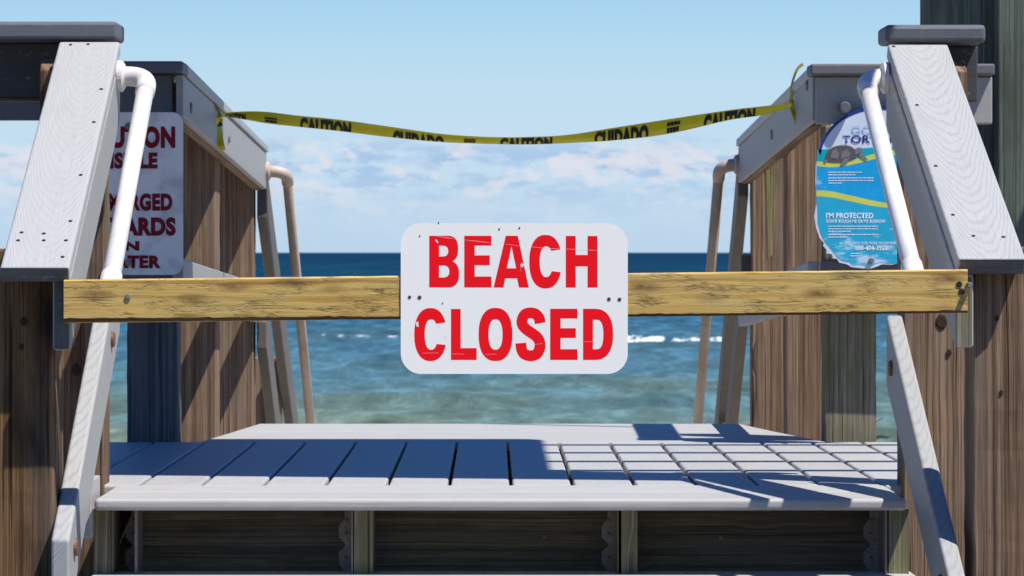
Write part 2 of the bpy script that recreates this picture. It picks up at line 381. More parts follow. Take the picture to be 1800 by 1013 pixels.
def smooth_line(pts, n=6):
    out = []
    for i in range(len(pts) - 1):
        p0, p1, p2, p3 = (Vector(pts[max(i - 1, 0)]), Vector(pts[i]), Vector(pts[i + 1]), Vector(pts[min(i + 2, len(pts) - 1)]))
        for k in range(n):
            t = k / n; out.append(.5 * ((2 * p1) + (p2 - p0) * t + (2 * p0 - 5 * p1 + 4 * p2 - p3) * t * t + (3 * p1 - p0 - 3 * p2 + p3) * t ** 3))
    out.append(Vector(pts[-1])); return out

#SECTIONS
# ================================================================== ground and sea
GZ = -ZE
def sand_h(y):
    if y < 11: return 0.0
    if y < 40: return -2.3 * (y - 11) / 29
    if y < 85: return -2.3 - .85 * (y - 40) / 45
    return -3.15 - (y - 85) * .03
bm = bmesh.new(); rows = []
ys = [-60, -30, -15, -8] + [-4 + .5 * i for i in range(40)] + [17 + 3 * i for i in range(30)] + [120, 160]
xs = [-250, -120, -60, -30, -15, -8] + [-5 + .5 * i for i in range(21)] + [8, 15, 30, 60, 120, 250]
for y in ys: rows.append([bm.verts.new((x, y, sand_h(y) + .05 * noise.noise(Vector((x * .6, y * .6, 0))) - .02)) for x in xs])
for a, b in zip(rows, rows[1:]):
    for i in range(len(xs) - 1): bm.faces.new((a[i], a[i + 1], b[i + 1], b[i]))
m, g, b = newmat('beach_sand'); t = g.new('ShaderNodeTexCoord')
n = g.noise(t.outputs['Object'], 3, 6, .6); n2 = g.noise(t.outputs['Object'], 300, 2, .6)
g.set(b.inputs['Base Color'], g.mix(n2, g.ramp(n, [(.3, (.34, .29, .22)), (.7, (.44, .39, .31))]), (.42, .37, .30))); b.inputs['Roughness'].default_value = .95
bump(g, b, g.math('ADD', n, g.math('MULTIPLY', n2, .1)), .6, .05)
tag(build('sand', bm, m, smooth=True), None, None, kind='structure')

m, g, b = newmat('asphalt_path'); t = g.new('ShaderNodeTexCoord'); n = g.noise(t.outputs['Object'], 160, 3, .7); n2 = g.noise(t.outputs['Object'], 1.2, 4)
g.set(b.inputs['Base Color'], g.mix(g.ramp(n2, [(.45, 0), (.7, .4)]), g.ramp(n, [(.3, (.035, .035, .036)), (.7, (.085, .083, .08))]), (.16, .14, .11))); b.inputs['Roughness'].default_value = .9; bump(g, b, n, .5, .004)
tag(box('path', (-7, 7), (-30, 7.3), (-ZE - .05, -ZE + .06), m, None, 'y', .02), None, None, kind='structure')  # unseen dark ground added to cut bounce light on the stairs and rails
SEA = ZE - 4.5
bm = bmesh.new(); rows = []; y = 78.0; yl = []
while y < 900: yl.append(y); y += max(.32, y * .0042)
while y < 90000: yl.append(y); y *= 1.06
def wave(x, y):
    k = 1 / (1 + (y / 700) ** 2)
    h = .20 * math.sin(y * .62 + .9 * math.sin(x * .05) + 2.2 * noise.noise(Vector((x * .035, y * .03, 1))))
    h += .17 * noise.noise(Vector((x * .16, y * .42, 4))) + .09 * noise.noise(Vector((x * .45, y * 1.1, 9)))
    h += .30 * math.exp(-((y - 173 - 2.2 * noise.noise(Vector((x * .1, 0, 3)))) / 2.0) ** 2) * max(0, .4 + .9 * noise.noise(Vector((x * .09, 7, 2))))
    return h * k
NC = 300
for y in yl:
    hw = y * .80 + 6 if y < 900 else y * 1.6
    rows.append([bm.verts.new((q := -hw + 2 * hw * i / NC, y, SEA + (wave(q, y) if y < 3000 else 0))) for i in range(NC + 1)])
for a, b in zip(rows, rows[1:]):
    for i in range(NC): bm.faces.new((a[i], a[i + 1], b[i + 1], b[i]))
m, g, b = newmat('sea_water'); t = g.new('ShaderNodeTexCoord'); p = g.sep(t.outputs['Object'])
n1 = g.noise(g.comb(g.math('MULTIPLY', p[0], .045), g.math('MULTIPLY', p[1], .10)), 1, 4, .55)
n2 = g.noise(g.comb(g.math('MULTIPLY', p[0], .55), g.math('MULTIPLY', p[1], .30), 3.0), 1, 6, .68, .4)
n3 = g.noise(g.comb(g.math('MULTIPLY', p[0], .10), g.math('MULTIPLY', p[1], .13), 7.0), 1, 4, .6)
ly = g.math('LOGARITHM', g.math('MAXIMUM', p[1], 10), 10)
ly = g.math('ADD', ly, g.math('MULTIPLY', g.math('SUBTRACT', n1, .5), .20))
col = g.ramp(g.map(ly, 1.9, 3.4), [(0, (.115, .132, .078)), (.05, (.088, .126, .096)), (.13, (.056, .108, .112)), (.27, (.033, .086, .108)), (.38, (.012, .060, .098)), (.50, (.0028, .030, .052)), (1, (.0008, .019, .038))])
col = g.mix(g.ramp(n3, [(.42, 0), (.60, .75)]), col, g.mix(1.0, col, (.9, 1.14, 1.45), 'MULTIPLY'))
col = g.mix(g.ramp(n2, [(.50, 0), (.66, .9)]), col, g.mix(1.0, col, (1.55, 1.65, 1.80), 'MULTIPLY'))  # brighter blue streaks paint the sky's reflection on the ripples
n6 = g.noise(g.comb(g.math('MULTIPLY', p[0], 1.5), g.math('MULTIPLY', p[1], .55), 13.0), 1, 4, .7)
col = g.mix(g.ramp(n6, [(.52, 0), (.64, .6)]), col, g.mix(1.0, col, (1.45, 1.45, 1.5), 'MULTIPLY'))
col = g.mix(g.ramp(n6, [(.36, .6), (.48, 0)]), col, g.mix(1.0, col, (.72, .76, .74), 'MULTIPLY'))
col = g.mix(g.ramp(n2, [(.34, .85), (.49, 0)]), col, g.mix(1.0, col, (.58, .62, .58), 'MULTIPLY'))
# foam: scattered whitecaps and the low breaker on the outer bar
wc = g.noise(g.comb(g.math('MULTIPLY', p[0], .30), g.math('MULTIPLY', p[1], .030), 11.0), 1, 5, .65)
wcm = g.math('MULTIPLY', g.ramp(wc, [(.69, 0), (.75, 1)]), g.math('MULTIPLY', g.ramp(g.map(p[1], 150, 300), [(0, .0), (1, 1)]), g.ramp(g.map(p[1], 1500, 5000), [(0, 1), (1, 0)])))
br = g.noise(g.comb(g.math('MULTIPLY', p[0], 1.1), g.math('MULTIPLY', p[1], .45), 5.0), 1, 5, .7)
def patch(cx, cy, wx, wy):
    a = g.math('MULTIPLY', g.math('SUBTRACT', p[0], cx), 1 / wx); c = g.math('MULTIPLY', g.math('SUBTRACT', p[1], cy), 1 / wy)
    d2 = g.math('ADD', g.math('MULTIPLY', a, a), g.math('MULTIPLY', c, c))
    return g.ramp(g.math('ADD', g.math('MULTIPLY', g.math('SUBTRACT', 1.0, d2), .55), g.math('MULTIPLY', g.math('SUBTRACT', br, .5), 4.2)), [(.10, 0), (.55, 1)])
brm = None
for q in ((7.4, 171.5, 1.8, 1.9), (9.9, 170.2, 1.0, 2.9), (11.2, 171.0, .5, 1.6), (-5.1, 174, .30, 1.6), (-6.4, 174.3, .5, 1.3), (-7.6, 173.6, .25, 1.1), (-8.6, 174, .22, 1.1), (3.0, 174, 1.2, 1.6), (15, 176, 2, 2)):
    k = patch(*q); brm = k if brm is None else g.math('MAXIMUM', brm, k)
n5 = g.noise(g.comb(g.math('MULTIPLY', p[0], .05), g.math('MULTIPLY', p[1], .012), 31.0), 1, 6, .7)
far = g.ramp(g.map(p[1], 180, 400), [(0, 0), (1, 1)])
col = g.mix(g.math('MULTIPLY', far, g.ramp(n5, [(.48, 0), (.66, .85)])), col, g.mix(1.0, col, (2.0, 1.7, 1.45), 'MULTIPLY'))
col = g.mix(g.math('MULTIPLY', far, g.ramp(n5, [(.34, .7), (.48, 0)])), col, g.mix(1.0, col, (.6, .62, .7), 'MULTIPLY'))
foam = g.math('MAXIMUM', g.math('MULTIPLY', wcm, .6), g.math('MULTIPLY', brm, g.ramp(g.map(p[0], -2, 2), [(0, .5), (1, .95)])))
col = g.mix(foam, col, (.74, .77, .79))
dif = g.new('ShaderNodeBsdfDiffuse'); g.set(dif.inputs[0], col)
gl = g.new('ShaderNodeBsdfGlossy'); gl.inputs['Roughness'].default_value = .28; gl.inputs['Color'].default_value = (.8, .9, 1, 1)
bu = g.new('ShaderNodeBump'); bu.inputs['Strength'].default_value = .8; bu.inputs['Distance'].default_value = .25
g.set(bu.inputs['Height'], g.math('ADD', n2, g.math('MULTIPLY', g.noise(g.comb(g.math('MULTIPLY', p[0], 1.3), g.math('MULTIPLY', p[1], 2.2)), 1, 3), .4)))
for q in (dif, gl): g.l.new(bu.outputs[0], q.inputs['Normal'])
mx = g.new('ShaderNodeMixShader'); mx.inputs[0].default_value = .05; g.l.new(dif.outputs[0], mx.inputs[1]); g.l.new(gl.outputs[0], mx.inputs[2])
g.l.new(mx.outputs[0], g.n['Material Output'].inputs[0])
tag(build('sea_water', bm, m, smooth=True), None, None, kind='structure')

# ================================================================== landing deck
land = thing('boardwalk_landing', 'grey composite boardwalk landing with lengthwise boards and a double nosing behind the barrier', 'deck', (0, 8.6, ZE + DK))
x = -.5295 - .143 * 8
while x < 1.62:
    box('deck_board', (x + .004, x + .139), (7.866, 9.652), (DK - .025, DK), M['deck'], land, 'y', .006, 3); x += .143
def deck_poly(name, pts, par=land):
    return prism(name, [V(a, dd, DK) for a, dd in pts], (0, 0, -.025), M['deck'], par, (1, 0, 0), (0, 1, 0), .005, 2)
deck_poly('cross_board', [(-.830, 9.662), (.945, 9.662), (.847, 10.208), (-.776, 10.208)])
deck_poly('cross_board', [(-.776, 10.215), (.845, 10.215), (.773, 10.684), (-.732, 10.684)])
box('nosing_board', (-.865, .902), (7.646, 7.860), (DK - .025, DK), M['deck'], land, 'x', .006, 3)
box('nosing_board', (-.867, .902), (7.426, 7.642), (DK - .026, DK), M['deck'], land, 'x', .009, 4)
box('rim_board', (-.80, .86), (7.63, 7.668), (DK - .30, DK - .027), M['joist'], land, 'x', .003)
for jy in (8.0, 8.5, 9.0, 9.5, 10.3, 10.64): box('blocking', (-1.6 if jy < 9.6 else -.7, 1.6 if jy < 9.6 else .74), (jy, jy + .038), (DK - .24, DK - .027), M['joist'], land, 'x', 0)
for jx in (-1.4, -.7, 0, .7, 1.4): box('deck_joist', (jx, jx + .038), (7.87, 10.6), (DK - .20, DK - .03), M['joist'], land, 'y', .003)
for jx in (-1.3, 1.3):
    for jy in (8.2, 9.9): box('support_post', (jx - .07, jx + .07), (jy, jy + .14), (-ZE - .3 - (1 if jy > 9 else 0), DK - .2), M['wood'], land, 'z', .004)

# ================================================================== stairs up to the landing
st = thing('stair_flight', 'lower flight of grey composite treads on timber stringers below the landing nosing', 'stairs', (0, 7.3, 0))
z, dd = -.706, 7.577
for i in range(5):
    for k in range(2): box('tread_board', (-.879, .927), (dd - .145 * (k + 1), dd - .145 * k - .005), (z - .025, z), M['deck'], st, 'x', .006, 3)
    z -= .17; dd -= .30
def stringer(x0, x1, mat):
    pts = [(7.60, DK - .027)]
    pts = [(7.50, DK - .028), (7.50, -.735)]
    zz, q = -.735, 7.50
    for i in range(5):
        q -= .30; pts.append((q + (.06 if i < 4 else 0), zz)); zz -= .17; pts.append((q + (.06 if i < 4 else 0), zz))
        q += 0
    pts += [(6.2, -1.60), (7.62, -1.0), (7.62, DK - .028)]
    slope('stringer', pts, x0, x1, mat, st, .0)
for px, mat in ((182, 'wood_grey'), (638, 'wood_grey'), (1103, 'wood_grey'), (1580, 'wood_grey')):
    xc = (px - 866) / 800; stringer(xc - .022, xc + .022, M[mat])
def hanger(xr, w=.03):
    prof = [(0, 0), (-w * .6, 0), (-w * .6, -.028), (-w, -.045), (-w, -.070), (-w * .55, -.085), (-w * .55, -.09), (-w, -.103), (-w, -.13), (-w * .5, -.15), (-w * .5, -.17), (0, -.17)]
    o = prism('joist_hanger', [V(xr + a, 7.622, DK - .03 + c) for a, c in prof], (0, .003, 0), M['steel'], st)
    for zz in (-.03, -.06, -.115):
        disc('nail', V(xr - w * .5, 7.622, DK - .03 + zz), (0, -1, 0), .004, .003, M['rust'], o, 10)
    box('hanger_flange', (xr, xr + .006), (7.50, 7.622), (DK - .2, DK - .03), M['steel'], o, 'z', 0)
for px in (620, 1085, 243, 1548): hanger((px - 866) / 792, .033)
for px, py in ((495, 1001), (957, 946), (1268, 947)): disc('nail', V((px - 866) / 788, 7.63, (444 - py) / 788), (0, -1, 0), .005, .003, M['rust'], land, 10)

# ================================================================== near stair railings
def screws(par, c, plane_pt, n, pts):
    n = Vector(n).normalized(); eye = Vector((0, 0, ZE)); first = None; b = base_of(par)
    for px, py in pts:
        r = P(px, py, 800.) - eye; q = eye + r * ((plane_pt - eye).dot(n) / r.dot(n))
        o = disc('screw_head', q + n * .0003, n, .0042, .0008, M['black'], par, 10)
mL = .545
rl = thing('stair_railing', 'left stair railing with sloping pale composite cap board and bolted lower rail', 'railing', (-.95, 7.4, 0), 'stair railings up to the landing')
n = Vector((0, -.4785, .878))
T, B = (7.835, .4848), (6.89, -.03)
tn = (-n.y * .033, -n.z * .033)
cap = slope('cap_rail', [T, B, (B[0] + tn[0], B[1] + tn[1]), (T[0] + tn[0], T[1] + tn[1])], -.995, -.855, M['cap_fine'], rl, .006, seg=3)
screws(cap, 0, V(-.9, *B), n, [(124, 79), (155, 78), (178, 157), (165, 215), (142, 308), (124, 389), (38, 409), (77, 411), (32, 423), (77, 423), (116, 423), (110, 452)])
e = prism('end_grain', [V(-.993, 6.889, -.031), V(-.857, 6.889, -.031), V(-.857, 6.889 + .0145, -.0585), V(-.993, 6.889 + .0145, -.0585)], (0, -.0015, -.0005), M['weathered'], cap)
def ct(q): return -.03 + mL * (q - 6.89) - .0378
slope('side_rail', [(7.84, ct(7.84)), (6.925, ct(6.925)), (6.925, ct(6.925) - .152), (7.84, ct(7.84) - .152)], -.893, -.8555, M['rail'], rl, .006, seg=3)
prism('rail_end', [V(-.889, 6.9245, ct(6.925) - .006), V(-.860, 6.9245, ct(6.925) - .006), V(-.860, 6.9245, ct(6.925) - .147), V(-.889, 6.9245, ct(6.925) - .147)], (0, -.0015, 0), M['weathered'], rl, (0, 0, 1), (1, 0, 0))
def lt(q): return -.545 + .60 * (q - 6.96)
low = slope('lower_rail', [(7.838, lt(7.838)), (6.90, lt(6.90)), (6.90, lt(6.90) - .163), (7.838, lt(7.838) - .163)], -.893, -.8555, M['rail'], rl, .006, seg=3)
for q in (6.98, 7.66): disc('bolt', V(-.8555, q, lt(q) - .07), (1, 0, 0), .018, .008, M['rust'], low)
box('post', (-1.06, -.8945), (6.98, 7.12), (-ZE - .3, .008), M['wood_dark'], rl, 'z', .005)
def bevel_post(par, x0, x1, y0, y1, ztop, mat):
    return prism('corner_post', [V(x0, y0, -ZE - .3), V(x0, y1, -ZE - .3), V(x0, y1, ztop), V(x0, y0 + .03, ztop), V(x0, y0, ztop - .028)], (x1 - x0, 0, 0), mat, par, (0, 0, 1), (1, 0, 0), .003)
bevel_post(rl, -1.04, -.8945, 7.843, 7.97, .447, M['wood'])
box('trim_block', (-.935, -.876), (7.46, 7.62), (-.625, -.497), M['deck'], rl, 'x', .004)

rr = thing('stair_railing', 'right stair railing whose sloping cap board shows looping embossed wood grain', 'railing', (1.0, 7.4, 0), 'stair railings up to the landing')
xr = lambda q: (7.843 - q) * .0403
T, B = (7.838, .4785), (6.92, -.0127); n = Vector((0, -(T[1] - B[1]), T[0] - B[0])).normalized(); tn = (-n.y * .036, -n.z * .036)
cap = slope('cap_rail', [T, B, (B[0] + tn[0], B[1] + tn[1]), (T[0] + tn[0], T[1] + tn[1])], .9065, 1.0445, M['cap'], rr, .005, xr, 3)
screws(cap, 0, V(1, *B), n, [(1571, 82), (1612, 185), (1645, 292), (1675, 378), (1711, 415), (1764, 417)])
prism('end_grain', [V(.9475, 6.919, -.014), V(1.0785, 6.919, -.014), V(1.0785, 6.935, -.043), V(.9475, 6.935, -.043)], (0, -.0015, -.0005), M['weathered'], cap)
def ct(q): return -.0127 + .535 * (q - 6.92) - .0408
slope('side_rail', [(7.84, ct(7.84)), (6.935, ct(6.935)), (6.935, ct(6.935) - .150), (7.84, ct(7.84) - .150)], .903, .941, M['rail'], rr, .006, xr, 3)
prism('rail_end', [V(.943, 6.9345, ct(6.935) - .005), V(.974, 6.9345, ct(6.935) - .005), V(.974, 6.9345, ct(6.935) - .147), V(.943, 6.9345, ct(6.935) - .147)], (0, -.0015, 0), M['wood_grey'], rr, (0, 0, 1), (1, 0, 0))
def lt(q): return -.64 + .545 * (q - 6.93)
xl = lambda q: (7.8 - q) * .017
low = slope('lower_rail', [(7.842, lt(7.842)), (6.90, lt(6.90)), (6.965, lt(6.9) - .12), (7.842, lt(7.842) - .163)], .905, .9415, M['rail'], rr, .006, xl, 3)
for q in (6.99, 7.75): disc('bolt', V(.9055 + xl(q), q, lt(q) - .07), (-1, 0, 0), .018, .008, M['rust'], low)
box('post', (.983, 1.14), (6.98, 7.12), (-ZE - .3, .012), M['wood'], rr, 'z', .005)
bevel_post(rr, .9435, 1.09, 7.846, 7.97, .444, M['wood_tan'])

def knot(par, px, py, depth, r):
    s_ = F / depth; o = disc('knot', P(px, py, s_) + Vector((0, .002, 0)), (0, -1, 0), r, .0035, M['knot'], par, 16)
    for v in o.data.vertices: v.co.z += (v.co.z - sum(w.co.z for w in o.data.vertices) / len(o.data.vertices)) * .35
for a in ((135, 651, 7.841, .010), (150, 640, 7.842, .004), (42, 566, 6.978, .007), (38, 610, 6.978, .005)): knot(rl, *a)
for a in ((1655, 566, 7.844, .013), (1668, 620, 7.844, .006), (1760, 690, 6.978, .004), (1752, 560, 6.978, .004)): knot(rr, *a)
# ================================================================== landing railings (front)
fl = thing('landing_railing', 'dark horizontal landing railing at the top left with a thick slate cap', 'railing', (-1.3, 7.9, ZE + DK), 'front railings of the landing')
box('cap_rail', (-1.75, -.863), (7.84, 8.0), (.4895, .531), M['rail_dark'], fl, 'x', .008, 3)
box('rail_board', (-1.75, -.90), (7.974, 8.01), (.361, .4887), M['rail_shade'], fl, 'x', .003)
box('ledger', (-1.75, -1.045), (7.972, 8.012), (.3535, .3595), M['wood_tan'], fl, 'x', .001)  # thin tan strip paints bounce light along the board's bottom edge
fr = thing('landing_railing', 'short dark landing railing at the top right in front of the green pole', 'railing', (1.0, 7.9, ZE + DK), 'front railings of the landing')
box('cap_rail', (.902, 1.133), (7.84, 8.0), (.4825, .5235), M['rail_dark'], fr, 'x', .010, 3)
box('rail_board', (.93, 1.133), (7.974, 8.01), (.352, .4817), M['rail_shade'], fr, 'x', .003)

# ================================================================== back railings and walkway railings
wl = thing('walkway_railing', 'left walkway railing running from the back of the landing towards the sea', 'railing', (-.95, 10.5, ZE + DK), 'walkway railings')
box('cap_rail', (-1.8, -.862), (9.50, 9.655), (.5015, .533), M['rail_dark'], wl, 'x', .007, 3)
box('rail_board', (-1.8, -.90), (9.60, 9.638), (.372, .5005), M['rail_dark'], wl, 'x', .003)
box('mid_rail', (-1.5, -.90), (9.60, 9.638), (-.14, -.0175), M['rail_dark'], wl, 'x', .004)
box('post', (-1.04, -.897), (9.71, 9.83), (-ZE - .6, .37), M['wood_slate'], wl, 'z', .004)
slope('cap_board', [(9.66, .531), (13.12, .409), (13.12, .384), (9.66, .499)], -1.12, -.862, M['cap_fine'], wl, .004)
fas = slope('fascia_board', [(9.575, .4985), (13.1, .382), (13.1, .242), (9.575, .381)], -.888, -.868, M['rail'], wl, .003)
for px, py, s in ((331, 190, 612), (404, 243, 535)):
    disc('bolt', V(-.868, F / s, (444 - py) / s), (1, 0, 0), .016, .006, M['steel'], fas, 14)
slope('ledger', [(9.665, .480), (13.09, .37), (13.09, .238), (9.665, .375)], -.917, -.8885, M['wood_tan'], wl, .003)
slope('mid_rail', [(9.575, -.0175), (13.1, -.13), (13.1, -.27), (9.575, -.155)], -.899, -.868, M['rail'], wl, .004)
for q, zt in ((11.3, .438), (13.04, .378)): box('post', (-1.065, -.9185), (q, q + .19), (-ZE - 2.2, zt), M['wood_tan'], wl, 'z', .004)

wr = thing('walkway_railing', 'right walkway railing behind the torn blue sign, running towards the sea', 'railing', (.95, 10.5, ZE + DK), 'walkway railings')
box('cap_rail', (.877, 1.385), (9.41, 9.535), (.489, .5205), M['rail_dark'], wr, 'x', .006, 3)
box('rail_board', (.897, 1.385), (9.46, 9.498), (.356, .4870), M['rail'], wr, 'x', .004)
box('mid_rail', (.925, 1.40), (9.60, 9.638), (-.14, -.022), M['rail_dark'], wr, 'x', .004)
box('post', (.945, 1.09), (9.70, 9.82), (-ZE - .6, .36), M['wood_grey'], wr, 'z', .004)
slope('cap_board', [(9.54, .520), (12.39, .411), (12.39, .3835), (9.54, .4885)], .884, 1.0, M['cap_fine'], wr, .004)
fas = slope('fascia_board', [(9.50, .4965), (12.37, .3815), (12.37, .2515), (9.50, .366)], .89, .9035, M['rail'], wr, .003)
for px, py, s in ((1357, 237, 552), (1420, 150, 622)):
    disc('bolt', V(.89, F / s, (444 - py) / s), (-1, 0, 0), .016, .006, M['steel'], fas, 14)
slope('ledger', [(9.665, .475), (12.36, .37), (12.36, .2475), (9.665, .357)], .9045, .934, M['wood_tan'], wr, .003)
slope('mid_rail', [(9.64, -.025), (12.37, -.14), (12.37, -.268), (9.64, -.157)], .89, .921, M['rail'], wr, .004)
for q, zt in ((10.88, .440), (12.3, .380)): box('post', (.9355, 1.08), (q, q + .11), (-ZE - 2.2, zt), M['wood_tan'], wr, 'z', .004)
prism('brace', [V(.95, 11.9, .33), V(.998, 11.9, .33), V(.975, 11.9, -.01), V(.958, 11.9, -.03)], (0, .04, 0), M['moss_pine'], wr, (0, 0, 1), (1, 0, 0), .003)

# far stairs down to the beach
def line(z0, q0, sl): return lambda q: z0 - sl * (q - q0)
def far_rail(par, x0, x1, bot, top, q0, q1, name, xs=None):
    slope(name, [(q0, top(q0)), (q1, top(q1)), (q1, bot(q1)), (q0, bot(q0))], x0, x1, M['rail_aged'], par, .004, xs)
bl = thing('beach_stair_railing', 'left railing of the stairs going down to the beach beyond the walkway', 'railing', (-.9, 14, 0), 'railings of the beach stairs')
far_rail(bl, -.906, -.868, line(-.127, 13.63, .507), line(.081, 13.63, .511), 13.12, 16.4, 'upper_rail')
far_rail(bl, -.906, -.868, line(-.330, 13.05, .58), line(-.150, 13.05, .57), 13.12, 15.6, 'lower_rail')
box('post', (-1.04, -.907), (14.6, 14.72), (-4.2, -.45), M['wood_tan'], bl, 'z', .004)
br_ = thing('beach_stair_railing', 'right railing of the stairs going down to the beach beyond the walkway', 'railing', (.93, 13.4, 0), 'railings of the beach stairs')
flare = lambda q: (q - 12.37) * .021
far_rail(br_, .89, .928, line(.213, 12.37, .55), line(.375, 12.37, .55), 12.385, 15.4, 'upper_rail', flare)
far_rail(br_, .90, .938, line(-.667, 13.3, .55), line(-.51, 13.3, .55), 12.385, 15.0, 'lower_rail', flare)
box('post', (.93, 1.06), (13.9, 14.02), (-4.2, -.7), M['wood_tan'], br_, 'z', .004)
fs = thing('beach_stairs', 'flight of grey treads descending from the walkway to the beach', 'stairs', (0, 12, 0))
z, q = DK - .19, 10.72
for i in range(10): box('tread_board', (-.72, .76), (q, q + .30), (z - .03, z), M['deck'], fs, 'x', .004); z -= .18; q += .29
for sx in (-.73, .735): slope('stringer', [(10.7, DK - .05), (13.6, DK - 1.95), (13.6, DK - 2.2), (10.7, DK - .35)], sx, sx + .035, M['joist'], fs, .002)

# ================================================================== white pipe handrails
def handrail(label, flange, side, knee, foot, foot_in, mat, r=.0195, coupling=True, stub=None):
    t = thing('pipe_handrail', label, 'handrail', (flange[0], flange[1], 0), 'pipe handrails')
    fl_, kn, ft, fi = V(*flange), V(*knee), V(*foot), V(*foot_in)
    cor = arc(fl_, kn, ft, .05, 10); cor2 = arc(kn, ft, fi, .035, 8)
    dvec = (ft - kn).normalized()
    build('elbow', tube_bm([fl_] + cor + [cor[-1] + dvec * .03], r * 1.16, 24), mat, t, smooth=True)
    build('pipe', tube_bm([cor[-1] + dvec * .005, cor2[0]], r, 24), mat, t, smooth=True)
    build('elbow', tube_bm([cor2[0] - dvec * .045, cor2[0] - dvec * .04] + cor2 + [fi], [r * .9] + [r * 1.16] * (len(cor2) + 2), 24), mat, t, smooth=True)
    build('flange', tube_bm([fl_ + Vector((side * .0005, 0, 0)), fl_ + Vector((-side * .010, 0, 0)), fl_ + Vector((-side * .016, 0, 0))], [.036, .036, .027], 28), mat, t)
    for o in t.children:
        if o.name.startswith('flange'): disc('screw', V(flange[0] - side * .010, flange[1], flange[2] + .031), (-side, 0, 0), .003, .003, M['rust'], o, 8)
    return t
handrail('white pipe handrail on the inside of the left stair railing, crossing the old caution sign', (-.8545, 7.79, .402), -1, (-.787, 7.79, .402), (-.787, 6.985, -.088), (-.8545, 6.97, -.11), M['pvc'])
handrail('white pipe handrail on the inside of the right stair railing, crossing the blue tortoise sign', (.9045, 7.82, .400), 1, (.853, 7.82, .398), (.861, 6.945, -.062), (.9385, 6.945, -.09), M['pvc'])
handrail('distant tan pipe handrail on the left of the beach stairs', (-.8675, 13.09, .312), -1, (-.79, 13.09, .307), (-.80, 16.0, -1.37), (-.868, 16.0, -1.42), M['pvc_tan'])
handrail('distant tan pipe handrail on the right of the beach stairs', (.8895, 12.36, .318), 1, (.822, 12.36, .313), (.845, 14.9, -1.32), (.889, 14.9, -1.36), M['pvc_tan'])

# ================================================================== barrier beam
beam = thing('barrier_beam', 'yellow pine board nailed across the stairs behind the beach closed sign', 'board', (0, 6.9, ZE - .1))
bm = bmesh.new(); N = 150; s0 = F / 6.884
def bxy(t): return (112 + (1701 - 112) * t, 492 + (473.5 - 492) * t, 569 + (550.5 - 569) * t)
rings = []
for i in range(N + 1):
    t = i / N; px, y0, y1 = bxy(t)
    wane = (.5 + .5 * noise.noise(Vector((t * 9, 2, 1)))) * max(0, 1 - t * 2.0) * 5.5 + 1.8 * abs(noise.noise(Vector((t * 60, 5, 0)))) + .6
    x = (px - 866) / s0; zt = (444 - y0) / s0 + .0004 * noise.noise(Vector((t * 40, 0, 8))); zb = (444 - y1) / s0
    ww = wane / s0
    prof = [(6.884 + .003, zt), (6.884, zt - .003), (6.884 + .001 * noise.noise(Vector((t * 20, 3, 3))), (zt + zb) / 2), (6.884, zb + .004 + ww * 1.6), (6.884 + .002 + ww * .8, zb + ww * .5), (6.922, zb), (6.9225, zt)]
    rings.append([bm.verts.new(V(x, a, c)) for a, c in prof])
for a, b in zip(rings, rings[1:]):
    for k in range(7):
        f = bm.faces.new((a[k], a[(k + 1) % 7], b[(k + 1) % 7], b[k])); f.material_index = 1 if k == 3 else 0
bm.faces.new(rings[0]); bm.faces.new(rings[-1][::-1]); bmesh.ops.recalc_face_normals(bm, faces=bm.faces)
m, g, b = newmat('barrier_pine'); t = g.new('ShaderNodeTexCoord'); u = g.sep(t.outputs['UV'])
wob = g.noise(g.comb(g.math('MULTIPLY', u[0], 2.2), g.math('MULTIPLY', u[1], 9)), 1, 3, .5)
vv = g.math('ADD', u[1], g.math('MULTIPLY', wob, .05))
ban = g.noise(g.comb(g.math('MULTIPLY', u[0], .8), g.math('MULTIPLY', vv, 95)), 1, 2, .5)
fin = g.noise(g.comb(g.math('MULTIPLY', u[0], 14), g.math('MULTIPLY', u[1], 420)), 1, 3, .6)
col = g.ramp(ban, [(.3, (.38, .205, .042)), (.45, (.55, .345, .092)), (.6, (.62, .42, .135)), (.75, (.44, .25, .055))])
col = g.mix(1.0, col, g.ramp(fin, [(.25, .82), (.7, 1.08)]), 'MULTIPLY')
st1 = g.noise(g.comb(g.math('MULTIPLY', u[0], 9), g.math('MULTIPLY', u[1], 32), 4.0), 1, 5, .7)
st2 = g.noise(g.comb(g.math('MULTIPLY', u[0], 40), g.math('MULTIPLY', u[1], 90), 6.0), 1, 4, .7)
stm = g.math('MULTIPLY', g.ramp(st1, [(.50, 0), (.62, 1)]), g.ramp(st2, [(.40, .25), (.60, 1)]))
col = g.mix(g.math('MULTIPLY', stm, .85), col, (.16, .09, .03))
vo = g.new('ShaderNodeTexVoronoi'); g.set(vo.inputs['Vector'], g.comb(g.math('MULTIPLY', u[0], 7.5), g.math('MULTIPLY', u[1], 24))); vo.inputs['Scale'].default_value = 1
kd = g.math('ADD', vo.outputs['Distance'], g.math('MULTIPLY', g.math('SUBTRACT', st2, .5), .45))
col = g.mix(g.math('MULTIPLY', g.ramp(kd, [(.12, 1), (.36, 0)]), g.ramp(st2, [(.35, .35), (.6, 1)])), col, (.13, .065, .022))
gr = g.noise(g.comb(g.math('MULTIPLY', u[0], 4), g.math('MULTIPLY', u[1], 14), 14.0), 1, 3)
col = g.mix(g.ramp(gr, [(.5, 0), (.7, .4)]), col, (.48, .40, .16))
sp = g.noise(g.comb(g.math('MULTIPLY', u[0], 120), g.math('MULTIPLY', u[1], 260), 9.0), 1, 3, .7)
col = g.mix(g.ramp(sp, [(.64, 0), (.70, .8)]), col, (.10, .055, .02))
g.set(b.inputs['Base Color'], col); b.inputs['Roughness'].default_value = .75; b.inputs['Specular IOR Level'].default_value = .2
